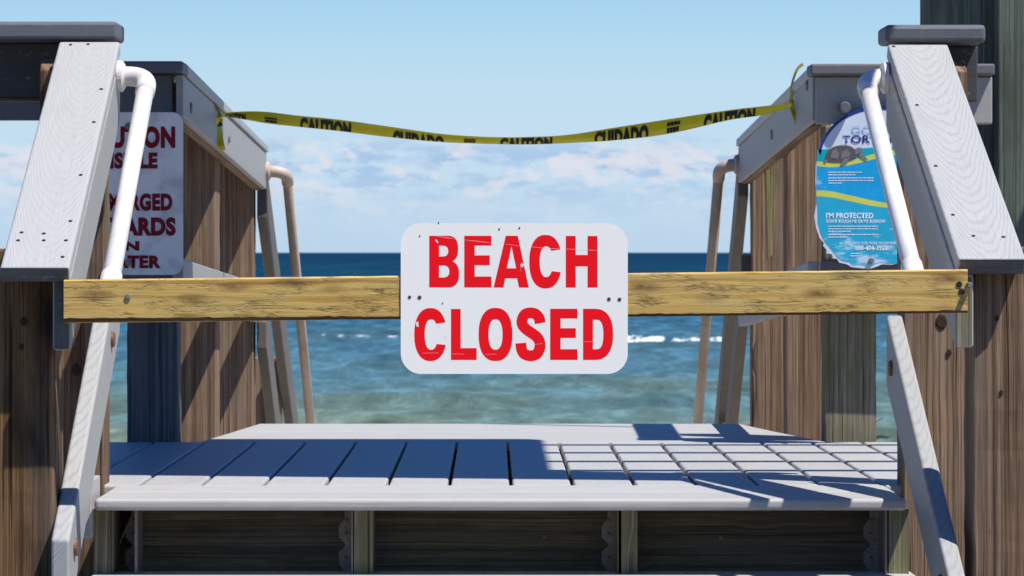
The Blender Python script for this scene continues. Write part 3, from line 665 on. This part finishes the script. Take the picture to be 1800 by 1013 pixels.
bump(g, b, g.math('SUBTRACT', g.math('ADD', ban, g.math('MULTIPLY', fin, .4)), stm), .4, .002)
M['bark'] = mat_wood('bark_edge', (.07, .035, .015), (.17, .09, .035), (.36, .22, .08), knots=False, stain_amt=.8)
def crack(pts):
    bm = bmesh.new(); a = []
    for i, (x, y) in enumerate(pts):
        w = .55 if 0 < i < len(pts) - 1 else .1; a.append((bm.verts.new(P(x, y - w, s0 + .25)), bm.verts.new(P(x, y + w, s0 + .25))))
    for p, q in zip(a, a[1:]): bm.faces.new((p[0], q[0], q[1], p[1]))
    face_cam(bm); build('crack', bm, M['knot'], beam)
crack([(113, 523), (140, 523.4), (165, 522.6), (188, 522.8), (208, 522)]); crack([(1618, 512), (1645, 510.4), (1668, 509), (1698, 507)]); crack([(1300, 533), (1340, 531), (1385, 531.4), (1420, 529)]); crack([(420, 538), (470, 537), (520, 538)])
plank = build('plank', bm, [m, M['bark']], beam, (1, 0, -.0116), (0, 0, 1))
for px, py, mt in ((225, 522, 'steel'), (1686, 500, 'black'), (1690, 513, 'black')):
    disc('screw', P(px, py, s0 + .1), (0, -1, 0), .0062, .002 if mt == 'steel' else .001, M[mt], beam, 14)
disc('bent_nail', P(1703, 501, s0), (0, -1, 0), .006, .02, M['steel'], beam, 10)

# ================================================================== BEACH CLOSED sign
SG = F / 6.8815
sg = thing('beach_closed_sign', 'white metal sign with rounded corners reading BEACH CLOSED in red capitals', 'sign', P(905, 525, SG))
plate('sign_plate', rrect(704.5, 392.5, 1103.5, 657.5, 36, 12), SG, .0022, M['sign'], sg)
def cc(x, y): return (660 + x / 3.1653, 360 + y / 3.1653)
def sell(cx, cy, a, b, n=2.35, t0=0, t1=360, k=48):
    out = []
    for i in range(k + 1):
        t = math.radians(t0 + (t1 - t0) * i / k); c, s = math.cos(t), math.sin(t)
        out.append((cx + a * math.copysign(abs(c) ** (2 / n), c), cy - b * math.copysign(abs(s) ** (2 / n), s)))
    return out
def glyphC(x0, x1, y0, y1):
    cx, cy, a, b = (x0 + x1) / 2, (y0 + y1) / 2, (x1 - x0) / 2 + 2, (y1 - y0) / 2
    o = sell(cx + 1, cy, a, b, 2.3, 24, 340, 60); i = sell(cx + 5, cy, a * .40, b * .575, 2.3, 325, 42, 50)
    return [o + i]
def glyphE(x0, x1, y0, y1):
    h = y1 - y0; return [[(x0, y0), (x1, y0), (x1, y0 + .19 * h), (x0 + 58, y0 + .19 * h), (x0 + 58, y0 + .38 * h), (x1 - 9, y0 + .38 * h), (x1 - 9, y0 + .57 * h), (x0 + 58, y0 + .57 * h), (x0 + 58, y0 + .79 * h), (x1, y0 + .79 * h), (x1, y1), (x0, y1)]]
def rt(x0, x1, y0, y1, n=3.0):
    """left-straight, right-rounded bowl"""
    cy, b = (y0 + y1) / 2, (y1 - y0) / 2; a = (x1 - x0) * .62
    return [(x0, y0)] + [(x, y) for x, y in sell(x1 - a, cy, a, b, 2.4, 90, -90, 24)] + [(x0, y1)]
def offs(pts, w):
    pts = smooth_line([(x, y, 0) for x, y in pts], 6); l, r = [], []
    for i, p in enumerate(pts):
        t = (pts[min(i + 1, len(pts) - 1)] - pts[max(i - 1, 0)]).normalized(); q = Vector((-t.y, t.x, 0)) * w / 2
        l.append((p + q)[:2]); r.append((p - q)[:2])
    return [l + r[::-1]]
GL = [glyphE(494, 645, 173, 460), glyphC(857, 1033, 168, 466),
      [[(1059, 174), (1114, 174), (1114, 280), (1180, 280), (1180, 174), (1235, 174), (1235, 461), (1180, 461), (1180, 343), (1114, 343), (1114, 461), (1059, 461)]],
      [[(725, 173), (792, 173), (853, 461), (799, 461), (788, 410), (722, 410), (712, 461), (657, 461)], [(757, 232), (731, 354), (783, 354)]],
      [[(299, 173)] + sell(405, 246, 55, 73, 2.4, 90, -75, 20) + sell(405, 386, 60, 74, 2.4, 75, -90, 20) + [(299, 460)], rt(354, 405, 228, 288), rt(354, 411, 338, 405)],
      glyphC(217, 393, 575, 870), [[(420, 580), (474, 580), (474, 798), (563, 798), (563, 864), (420, 864)]],
      [sell(668, 722, 94, 148), sell(668, 722, 39, 85)], glyphE(972, 1124, 579, 864),
      [rt(1155, 1322, 579, 864), rt(1210, 1268, 640, 804)],
      offs([(917, 659), (910, 630), (890, 608), (862, 602), (832, 610), (816, 640), (818, 668), (838, 692), (866, 712), (898, 736), (914, 766), (913, 802), (895, 832), (862, 841), (828, 830), (813, 804), (809, 770)], 60)]
for k, loops in enumerate(GL):
    bm = poly_bm([[cc(x, y) for x, y in lp] for lp in loops])
    for v in bm.verts: v.co = P(v.co.x, v.co.y, SG + .018)
    face_cam(bm); build('letter', bm, M['red'], sg)
M['scratch'] = mat_plain('bare_scratch', (.82, .78, .78), .5, .1, bmp=0)
def scratch(pts, w=.55):
    pts = [Vector((x, y, 0)) for x, y in pts]; bm = bmesh.new(); pr = []
    for i, p in enumerate(pts):
        t = (pts[min(i + 1, len(pts) - 1)] - pts[max(i - 1, 0)]).normalized(); q = Vector((-t.y, t.x, 0)) * w / 2 * (.4 if i in (0, len(pts) - 1) else 1)
        pr.append((bm.verts.new(P(p.x + q.x, p.y + q.y, SG + .036)), bm.verts.new(P(p.x - q.x, p.y - q.y, SG + .036))))
    for a, b in zip(pr, pr[1:]): bm.faces.new((a[0], a[1], b[1], b[0]))
    face_cam(bm); build('scratch', bm, M['scratch'], sg)
for s_ in ([cc(335, 175), cc(400, 184), cc(440, 190)], [cc(495, 196), cc(570, 204), cc(645, 213)], [cc(722, 219), cc(800, 229)], [cc(870, 235), cc(960, 244), cc(1032, 245)], [cc(1060, 247), cc(1150, 250), cc(1235, 255)],
           [cc(424, 830), cc(495, 832)], [cc(610, 833), cc(672, 832)], [cc(258, 827), cc(352, 824)], [cc(808, 346), cc(810, 372)], [cc(870, 780), cc(930, 772)], [cc(1160, 762), cc(1205, 762)]): scratch(s_)
for a in ([cc(224, 655), cc(238, 650), cc(240, 682), cc(227, 676)], [cc(344, 672), cc(358, 668), cc(356, 684)], [cc(384, 728), cc(398, 738), cc(392, 748)], [cc(812, 322), cc(828, 334), cc(818, 350), cc(806, 340)], [cc(755, 655), cc(765, 668), cc(757, 682)], [cc(338, 192), cc(350, 210), cc(346, 216), cc(333, 198)]):
    flat('paint_chip', [a], SG + .040, M['scratch'], sg)
for px, py, r in ((720, 522.5, .0035), (737.5, 523, .0042), (1070.5, 526, .004), (1089, 526.5, .004), (877.5, 403, .0018), (913, 401, .0018), (738, 415, .0015), (778, 533, .0013), (771, 391.8, .0015)):
    o = disc('fixing', P(px, py, SG + .03), (0, -1, 0), r, .0006, M['steel'] if r > .003 else M['black'], sg, 14)
    if r > .003: disc('socket', P(px, py, SG + .115), (0, -1, 0), r * .55, .0002, M['black'], o, 10)

# ================================================================== old caution sign (left)
CS = F / 9.475
cs = thing('caution_sign', 'blotchy weathered white sign with dark red CAUTION warning, partly behind the left handrail', 'sign', P(226, 340, CS))
plate('sign_plate', rrect(128, 197.5, 322, 483.5, 20, 8), CS, .002, M['sign_old'], cs)
for body, bx_ in (('CAUTION', (145, 222, 308, 261)), ('VISIBLE', (170, 268, 277, 297)), ('SUBMERGED', (138, 340, 303, 371)), ('HAZARDS', (143, 382, 309, 415)), ('IN', (209, 424, 245, 441)), ('WATER', (168, 449, 283, 472))):
    put(text_bm(body, .06), bx_, CS + .06, M['darkred'], cs)
for py in (222, 462): disc('bolt', P(226, py, CS + .02), (0, -1, 0), .010, .006, M['steel'], cs, 16)

# ================================================================== torn blue tortoise sign (right)
TS = F / 9.44
ts = thing('tortoise_sign', 'torn round topped blue sign about a protected gopher tortoise, behind the right handrail', 'sign', P(1545, 330, TS))
rnd = random.Random(3)
dome = [(1545 + 108 * math.cos(math.radians(a)), 283 - 96 * math.sin(math.radians(a))) for a in range(0, 181, 8)]
edge = [(1435.5, 290), (1434, 320), (1436, 352), (1433.5, 380), (1436, 402), (1438.5, 418), (1447, 428), (1446, 433), (1453, 439), (1452, 444), (1462, 449), (1463, 454), (1472, 457), (1474, 462), (1487, 463), (1496, 468), (1510, 470), (1528, 471.5), (1541, 470), (1552, 466), (1564, 466), (1580, 464), (1610, 462), (1650, 458)]
jag = [(x + rnd.uniform(-2.2, 2.2), y + rnd.uniform(-2, 2)) for x, y in edge]
plate('sign_plate', dome + jag + [(1653, 300)], TS, .003, M['lilac'], ts)
rim = [(1545 + 108 * math.cos(math.radians(a)), 283 - 96 * math.sin(math.radians(a))) for a in range(40, 175, 5)]
rim2 = [(1545 + 103 * math.cos(math.radians(a)), 283 - 90 * math.sin(math.radians(a))) for a in range(174, 39, -5)]
flat('blue_border', [rim + rim2], TS + .05, M['navy'], ts)
def wav(pts, n=6): return [tuple(p[:2]) for p in smooth_line([(x, y, 0) for x, y in pts], n)]
y1t = wav([(1436, 284), (1465, 286), (1500, 281), (1540, 270), (1575, 264), (1651, 258)]); y1b = wav([(1436, 292), (1465, 294), (1500, 289), (1540, 279), (1575, 272), (1651, 266)])
y2t = wav([(1435, 335), (1460, 336.5), (1500, 345), (1540, 354), (1575, 359), (1651, 366)]); y2b = wav([(1435, 345), (1460, 347), (1500, 355), (1540, 363), (1575, 367), (1651, 374)])
flat('teal_band', [[(1437, 264), (1455, 262), (1500, 262), (1575, 257), (1651, 252)] + y1t[::-1]], TS + .05, M['teal'], ts)
flat('yellow_wave', [y1t + y1b[::-1]], TS + .05, M['yellow'], ts)
flat('blue_panel', [y1b + y2t[::-1]], TS + .05, mat_worn('worn_bright_blue', (.0, .31, .62), (.35, .62, .80), -.5, -.4), ts)
flat('yellow_wave', [y2t + y2b[::-1]], TS + .05, M['yellow'], ts)
inner = [(1437, 372), (1437, 390), (1439.5, 402), (1442, 412), (1449, 424), (1455, 432), (1463, 442), (1472, 453), (1482, 460), (1492, 459), (1500, 465), (1514, 466), (1530, 468), (1540, 464), (1550, 462), (1562, 464), (1590, 460), (1651, 455)]
inner = [(x + rnd.uniform(-1.5, 1.5), y + rnd.uniform(-1.5, 1.5)) for x, y in inner]
flat('blue_panel', [y2b + inner[::-1]], TS + .05, mat_worn('worn_sea_blue', (.01, .36, .55), (.55, .70, .80), -.22, -.08), ts)
put(text_bm('GOPHER', .0), (1497, 222, 1592, 236), TS + .1, M['skyblue'], ts)
put(text_bm('TORTOISE', .02), (1481, 238.5, 1591, 252), TS + .1, M['navy'], ts)
put(text_bm("I'M PROTECTED", .03), (1452, 374, 1535, 384), TS + .1, M['lettering_white'], ts)
put(text_bm("DON'T TOUCH ME OR MY BURROW", .02), (1452, 386, 1556, 392), TS + .1, M['lettering_white'], ts)
put(text_bm('CALL FWC FOR MORE INFORMATION', .01), (1484, 425, 1584, 430), TS + .1, M['lettering_white'], ts)
put(text_bm('888-404-3922', .03), (1503, 431.5, 1560, 440), TS + .1, M['lettering_white'], ts)
def small_lines(rows):
    bm = bmesh.new(); r = random.Random(5)
    for x0, x1, y in rows:
        x = x0
        while x < x1 - 2:
            w = min(r.uniform(3, 8), x1 - x); bmesh.ops.create_grid(bm, x_segments=1, y_segments=1, size=.5, matrix=Matrix.Translation((x + w / 2, y, 0)) @ Matrix.Diagonal((w, 1.5, 1, 1))); x += w + 1.2
    for v in bm.verts: v.co = P(v.co.x, v.co.y, TS + .1)
    face_cam(bm); build('small_print', bm, M['lettering_white'], ts)
small_lines([(1456, 1517, 303), (1456, 1505, 307.5)]); small_lines([(1456, 1535, 313), (1456, 1537, 317.5), (1456, 1482, 322)])
small_lines([(1456, 1543, 398), (1456, 1545, 402.5), (1456, 1495, 407)]); small_lines([(1456, 1546, 412.5), (1456, 1490, 417)]); small_lines([(1496, 1512, 446), (1494, 1514, 450)])
flat('shell_picture', [wav([(1450, 279), (1455, 266), (1467, 258), (1482, 255.5), (1496, 258), (1504, 266), (1506, 276), (1494, 283), (1474, 286), (1456, 285), (1450, 279)])], TS + .12, M['shell'], ts)
for a in ([(1502, 264), (1508, 259.5), (1515, 260.5), (1516, 267), (1509, 272), (1503, 272)], [(1484, 278), (1494, 276), (1490, 286), (1480, 292), (1477, 289)], [(1508, 270), (1514, 269), (1521, 276), (1526, 281), (1521, 282.5), (1512, 277)], [(1449, 280), (1455, 281), (1452, 287), (1448, 285)]):
    flat('limb_picture', [a], TS + .16, M['skin'], ts)
flat('shell_plate', [[(1460, 277), (1463, 265), (1471, 261), (1475, 270), (1472, 280)]], TS + .16, M['skin'], ts)
flat('shell_plate', [[(1478, 279), (1480, 267), (1489, 262), (1495, 270), (1491, 278)]], TS + .16, M['skin'], ts)
disc('bolt', P(1531, 458, TS), (0, -1, 0), .0075, .035, M['steel'], ts, 16)
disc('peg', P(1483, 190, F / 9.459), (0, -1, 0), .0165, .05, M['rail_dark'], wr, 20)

# ================================================================== caution tape
tp = thing('caution_tape', 'sagging yellow tape printed CAUTION and CUIDADO, tied between the two walkway railings', 'tape', P(890, 240, 565))
topE = smooth_line([(386, 202, 0), (400, 198, 0), (435, 196, 0), (470, 197, 0), (520, 203, 0), (600, 211, 0), (700, 225, 0), (780, 236, 0), (860, 241, 0), (930, 241, 0), (1000, 237, 0), (1090, 223, 0), (1180, 209, 0), (1280, 194, 0), (1340, 187, 0), (1393, 181.5, 0)], 5)
botE = smooth_line([(386, 206, 0), (400, 205.5, 0), (435, 211, 0), (470, 217, 0), (520, 222.5, 0), (600, 231, 0), (700, 243, 0), (780, 250, 0), (860, 253, 0), (930, 254, 0), (1000, 251.5, 0), (1090, 246, 0), (1180, 234.5, 0), (1280, 211.5, 0), (1340, 202.5, 0), (1393, 188, 0)], 5)
def tape_s(px): t = (px - 386) / (1393 - 386); return 548 + (591 - 548) * t
def tape_pt(px, v, off=0.0):
    for i in range(len(topE) - 1):
        if topE[i].x <= px <= topE[i + 1].x:
            t = (px - topE[i].x) / max(1e-6, topE[i + 1].x - topE[i].x); break
    else: i, t = (0, 0) if px < topE[0].x else (len(topE) - 2, 1)
    a = topE[i].lerp(topE[i + 1], t); b = botE[i].lerp(botE[i + 1], t); q = b.lerp(a, v)
    p = P(q.x, q.y, tape_s(px)); p.y += off + .012 * (1 - v); return p
bm = bmesh.new(); pr = []
for i in range(len(topE)):
    px = topE[i].x; a, c, b = tape_pt(px, 1), tape_pt(px, .5), tape_pt(px, 0); back = b + Vector((0, .03, .004)); pr.append([bm.verts.new(q) for q in (a, c, b, back)])
for a, b in zip(pr, pr[1:]):
    for k in range(3): bm.faces.new((a[k], a[k + 1], b[k + 1], b[k]))
build('ribbon', bm, M['tape'], tp, smooth=True)
def tape_text(body, x0, x1, v0, v1, bold=.075):
    bm = text_bm(body, bold)
    bmesh.ops.bisect_plane(bm, geom=bm.verts[:] + bm.edges[:] + bm.faces[:], plane_co=(0, -v0 / (v1 - v0), 0), plane_no=(0, -1, 0), clear_outer=True)
    bmesh.ops.subdivide_edges(bm, edges=[e for e in bm.edges if e.calc_length() > .25], cuts=2)
    for v in bm.verts: v.co = tape_pt(x0 + v.co.x * (x1 - x0), v0 + v.co.y * (v1 - v0) + .02, -.0016)
    face_cam(bm); build('lettering', bm, M['ink'], tp)
for body, x0, x1, v0, v1 in (('CAUTION', 396, 432, -.5, .72), ('CAUTION', 527, 617, -.55, .84), ('CUIDADO', 690, 780, -1.1, .70), ('CAUTION', 879, 971, -.8, .88), ('CUIDADO', 1045, 1140, -.45, .84), ('CAUTION', 1237, 1328, -.8, .88)):
    tape_text(body, x0, x1, v0, v1)
for x0, x1, va, vb in ((465, 487, .1, .55), (815, 837, .1, .6), (1172, 1196, .05, .8)):
    bm = bmesh.new(); r = random.Random(int(x0))
    for rw, (v0, v1) in enumerate(((va, va + (vb - va) * .5), (va + (vb - va) * .62, vb))):
        q = x0
        while q < x1 - 3:
            w = r.uniform(2.5, 6); bm.faces.new([bm.verts.new(tape_pt(min(x1, qx), vq, -.0016)) for qx, vq in ((q, v0), (q + w, v0), (q + w + 1.5, v1 - .05), (q + 1, v1))]); q += w + .8
    face_cam(bm); build('maker_mark', bm, M['ink'], tp)
def strip(name, pts, w, s, mats, off=-.003):
    """a loose tail: pts are photo positions with the scale of the rail they hang on"""
    pts = smooth_line([(x, y, 0) for x, y in pts], 5); bm = bmesh.new(); pr = []
    for i, p in enumerate(pts):
        t = (pts[min(i + 1, len(pts) - 1)] - pts[max(i - 1, 0)]).normalized(); q = Vector((-t.y, t.x, 0)); k = i / (len(pts) - 1)
        wi = (w[0] + (w[1] - w[0]) * k) / 2
        a = P(p.x + q.x * wi, p.y + q.y * wi, s); b = P(p.x - q.x * wi, p.y - q.y * wi, s); a.y += off; b.y += off + .012 * math.sin(k * 5); pr.append((bm.verts.new(a), bm.verts.new(b)))
    for a, b in zip(pr, pr[1:]): bm.faces.new((a[0], a[1], b[1], b[0]))
    return build(name, bm, mats, tp, smooth=True)
LS, RS = 556, 598
strip('tail', [(388, 206), (385, 228), (391, 265)], (6, 13), LS, M['tape'])
strip('tail', [(385, 208), (372, 224), (357, 242)], (9, 4), LS + 4, M['tape'])
strip('wrap', [(388, 206), (378, 184), (358, 152)], (5, 6), LS + 6, M['tape_back'])
put(text_bm('S', .06), (378, 207, 391, 223), LS + .9, M['ink'], tp)
strip('wrap', [(1390, 184), (1393, 165), (1406, 138)], (5, 3), RS, M['tape_back'])
strip('tail', [(1391, 186), (1397, 205), (1405, 230)], (8, 7), RS, M['tape'])
strip('tail', [(1390, 182), (1391, 155), (1396, 135), (1402, 121), (1411, 113)], (2, 6), RS + 1, M['tape_back'])
build('knot', tube_bm([P(1387, 187, RS + .6), P(1391, 183, RS + 1), P(1393, 176, RS + .6)], [.004, .011, .004], 10), M['tape'], tp, smooth=True)
build('knot', tube_bm([P(384, 208, LS + 1), P(388, 204, LS + 1.3), P(393, 204, LS + 1)], [.005, .010, .004], 10), M['tape'], tp, smooth=True)

# ================================================================== pole, twig
po = thing('timber_pole', 'thick dark green treated timber pole rising behind the right railing', 'pole', (1.575, 11.0, -.8))
bm = tube_bm([(1.575, 11.0, -1 + .5 * i) for i in range(13)], [.203 - .001 * i for i in range(13)], 48)
lay = bm.loops.layers.uv.verify()
for f in bm.faces:
    for lp in f.loops:
        c = lp.vert.co; a = math.atan2(c.y - 11.0, -(c.x - 1.575)); lp[lay].uv = (c.z, a * .2)
build('shaft', bm, M['pole'], po, smooth=True)
box('blocking', (1.585, 1.80), (10.70, 10.80), (-1.2, 2.4), M['pole'], po, 'z', .004)
tw = thing('dry_twig', 'dry curled twig and litter lying at the right edge of the landing', 'twig', V(1.1, 9.5, DK))
M['straw'] = mat_plain('dry_straw', (.42, .33, .20), .8, .2)
for pts in ([(1527, 768), (1533, 755), (1540, 742), (1552, 735)], [(1530, 770), (1545, 769), (1560, 771), (1566, 766)], [(1528, 771), (1538, 768), (1550, 770)], [(1540, 772), (1552, 767), (1562, 769)], [(1532, 769), (1548, 766), (1559, 772)]):
    build('stem', tube_bm([P(x, y, 617) for x, y in pts], [.0022, .002, .0016, .001][:len(pts)], 6), M['straw'], tw, smooth=True)

# ================================================================== added overhead frame, out of view, shaped to cast the landing's shadows
H = 2.4
def over(a, q): return Vector((a + LX * H, q - LK * H, ZE + DK + H))
sh = thing('shade_frame', 'timber shade frame with boarded roof and open slats standing over the landing', 'pergola', (0, 8.2, 0))
rc = [(.144 - .05 + .05 * math.cos(math.radians(a)), 9.80 - .07 + .07 * math.sin(math.radians(a))) for a in range(0, 91, 15)]
prism('roof_panel', [over(a, q) for a, q in [(-3.2, 8.56), (.144, 8.06)] + rc + [(-.95, 9.80), (-.95, 10.02), (-1.2, 10.02), (-1.2, 11.25), (-3.2, 11.25)]], (0, 0, .03), M['wood'], sh, (1, 0, 0), (0, 1, 0))
prism('front_board', [over(a, q) for a, q in [(.15, 8.06), (.46, 8.01), (.46, 8.30), (.15, 8.36)]], (0, 0, .03), M['wood'], sh, (1, 0, 0), (0, 1, 0))
for q in (8.385, 8.75, 9.13, 9.50):
    p = over(.15, q); box('slat', (p.x, 2.5), (p.y - .03, p.y + .03), (DK + H, DK + H + .02), M['wood'], sh, 'x', 0)
for bx_ in (-2.1, 2.42):
    box('side_beam', (bx_, bx_ + .09), (7.0, 10.6), (DK + H - .14, DK + H - .002), M['wood'], sh, 'y', .004)
    for q in (7.1, 10.3): box('post', (bx_, bx_ + .09), (q, q + .09), (-ZE - 1.2, DK + H - .142), M['wood'], sh, 'z', .004)
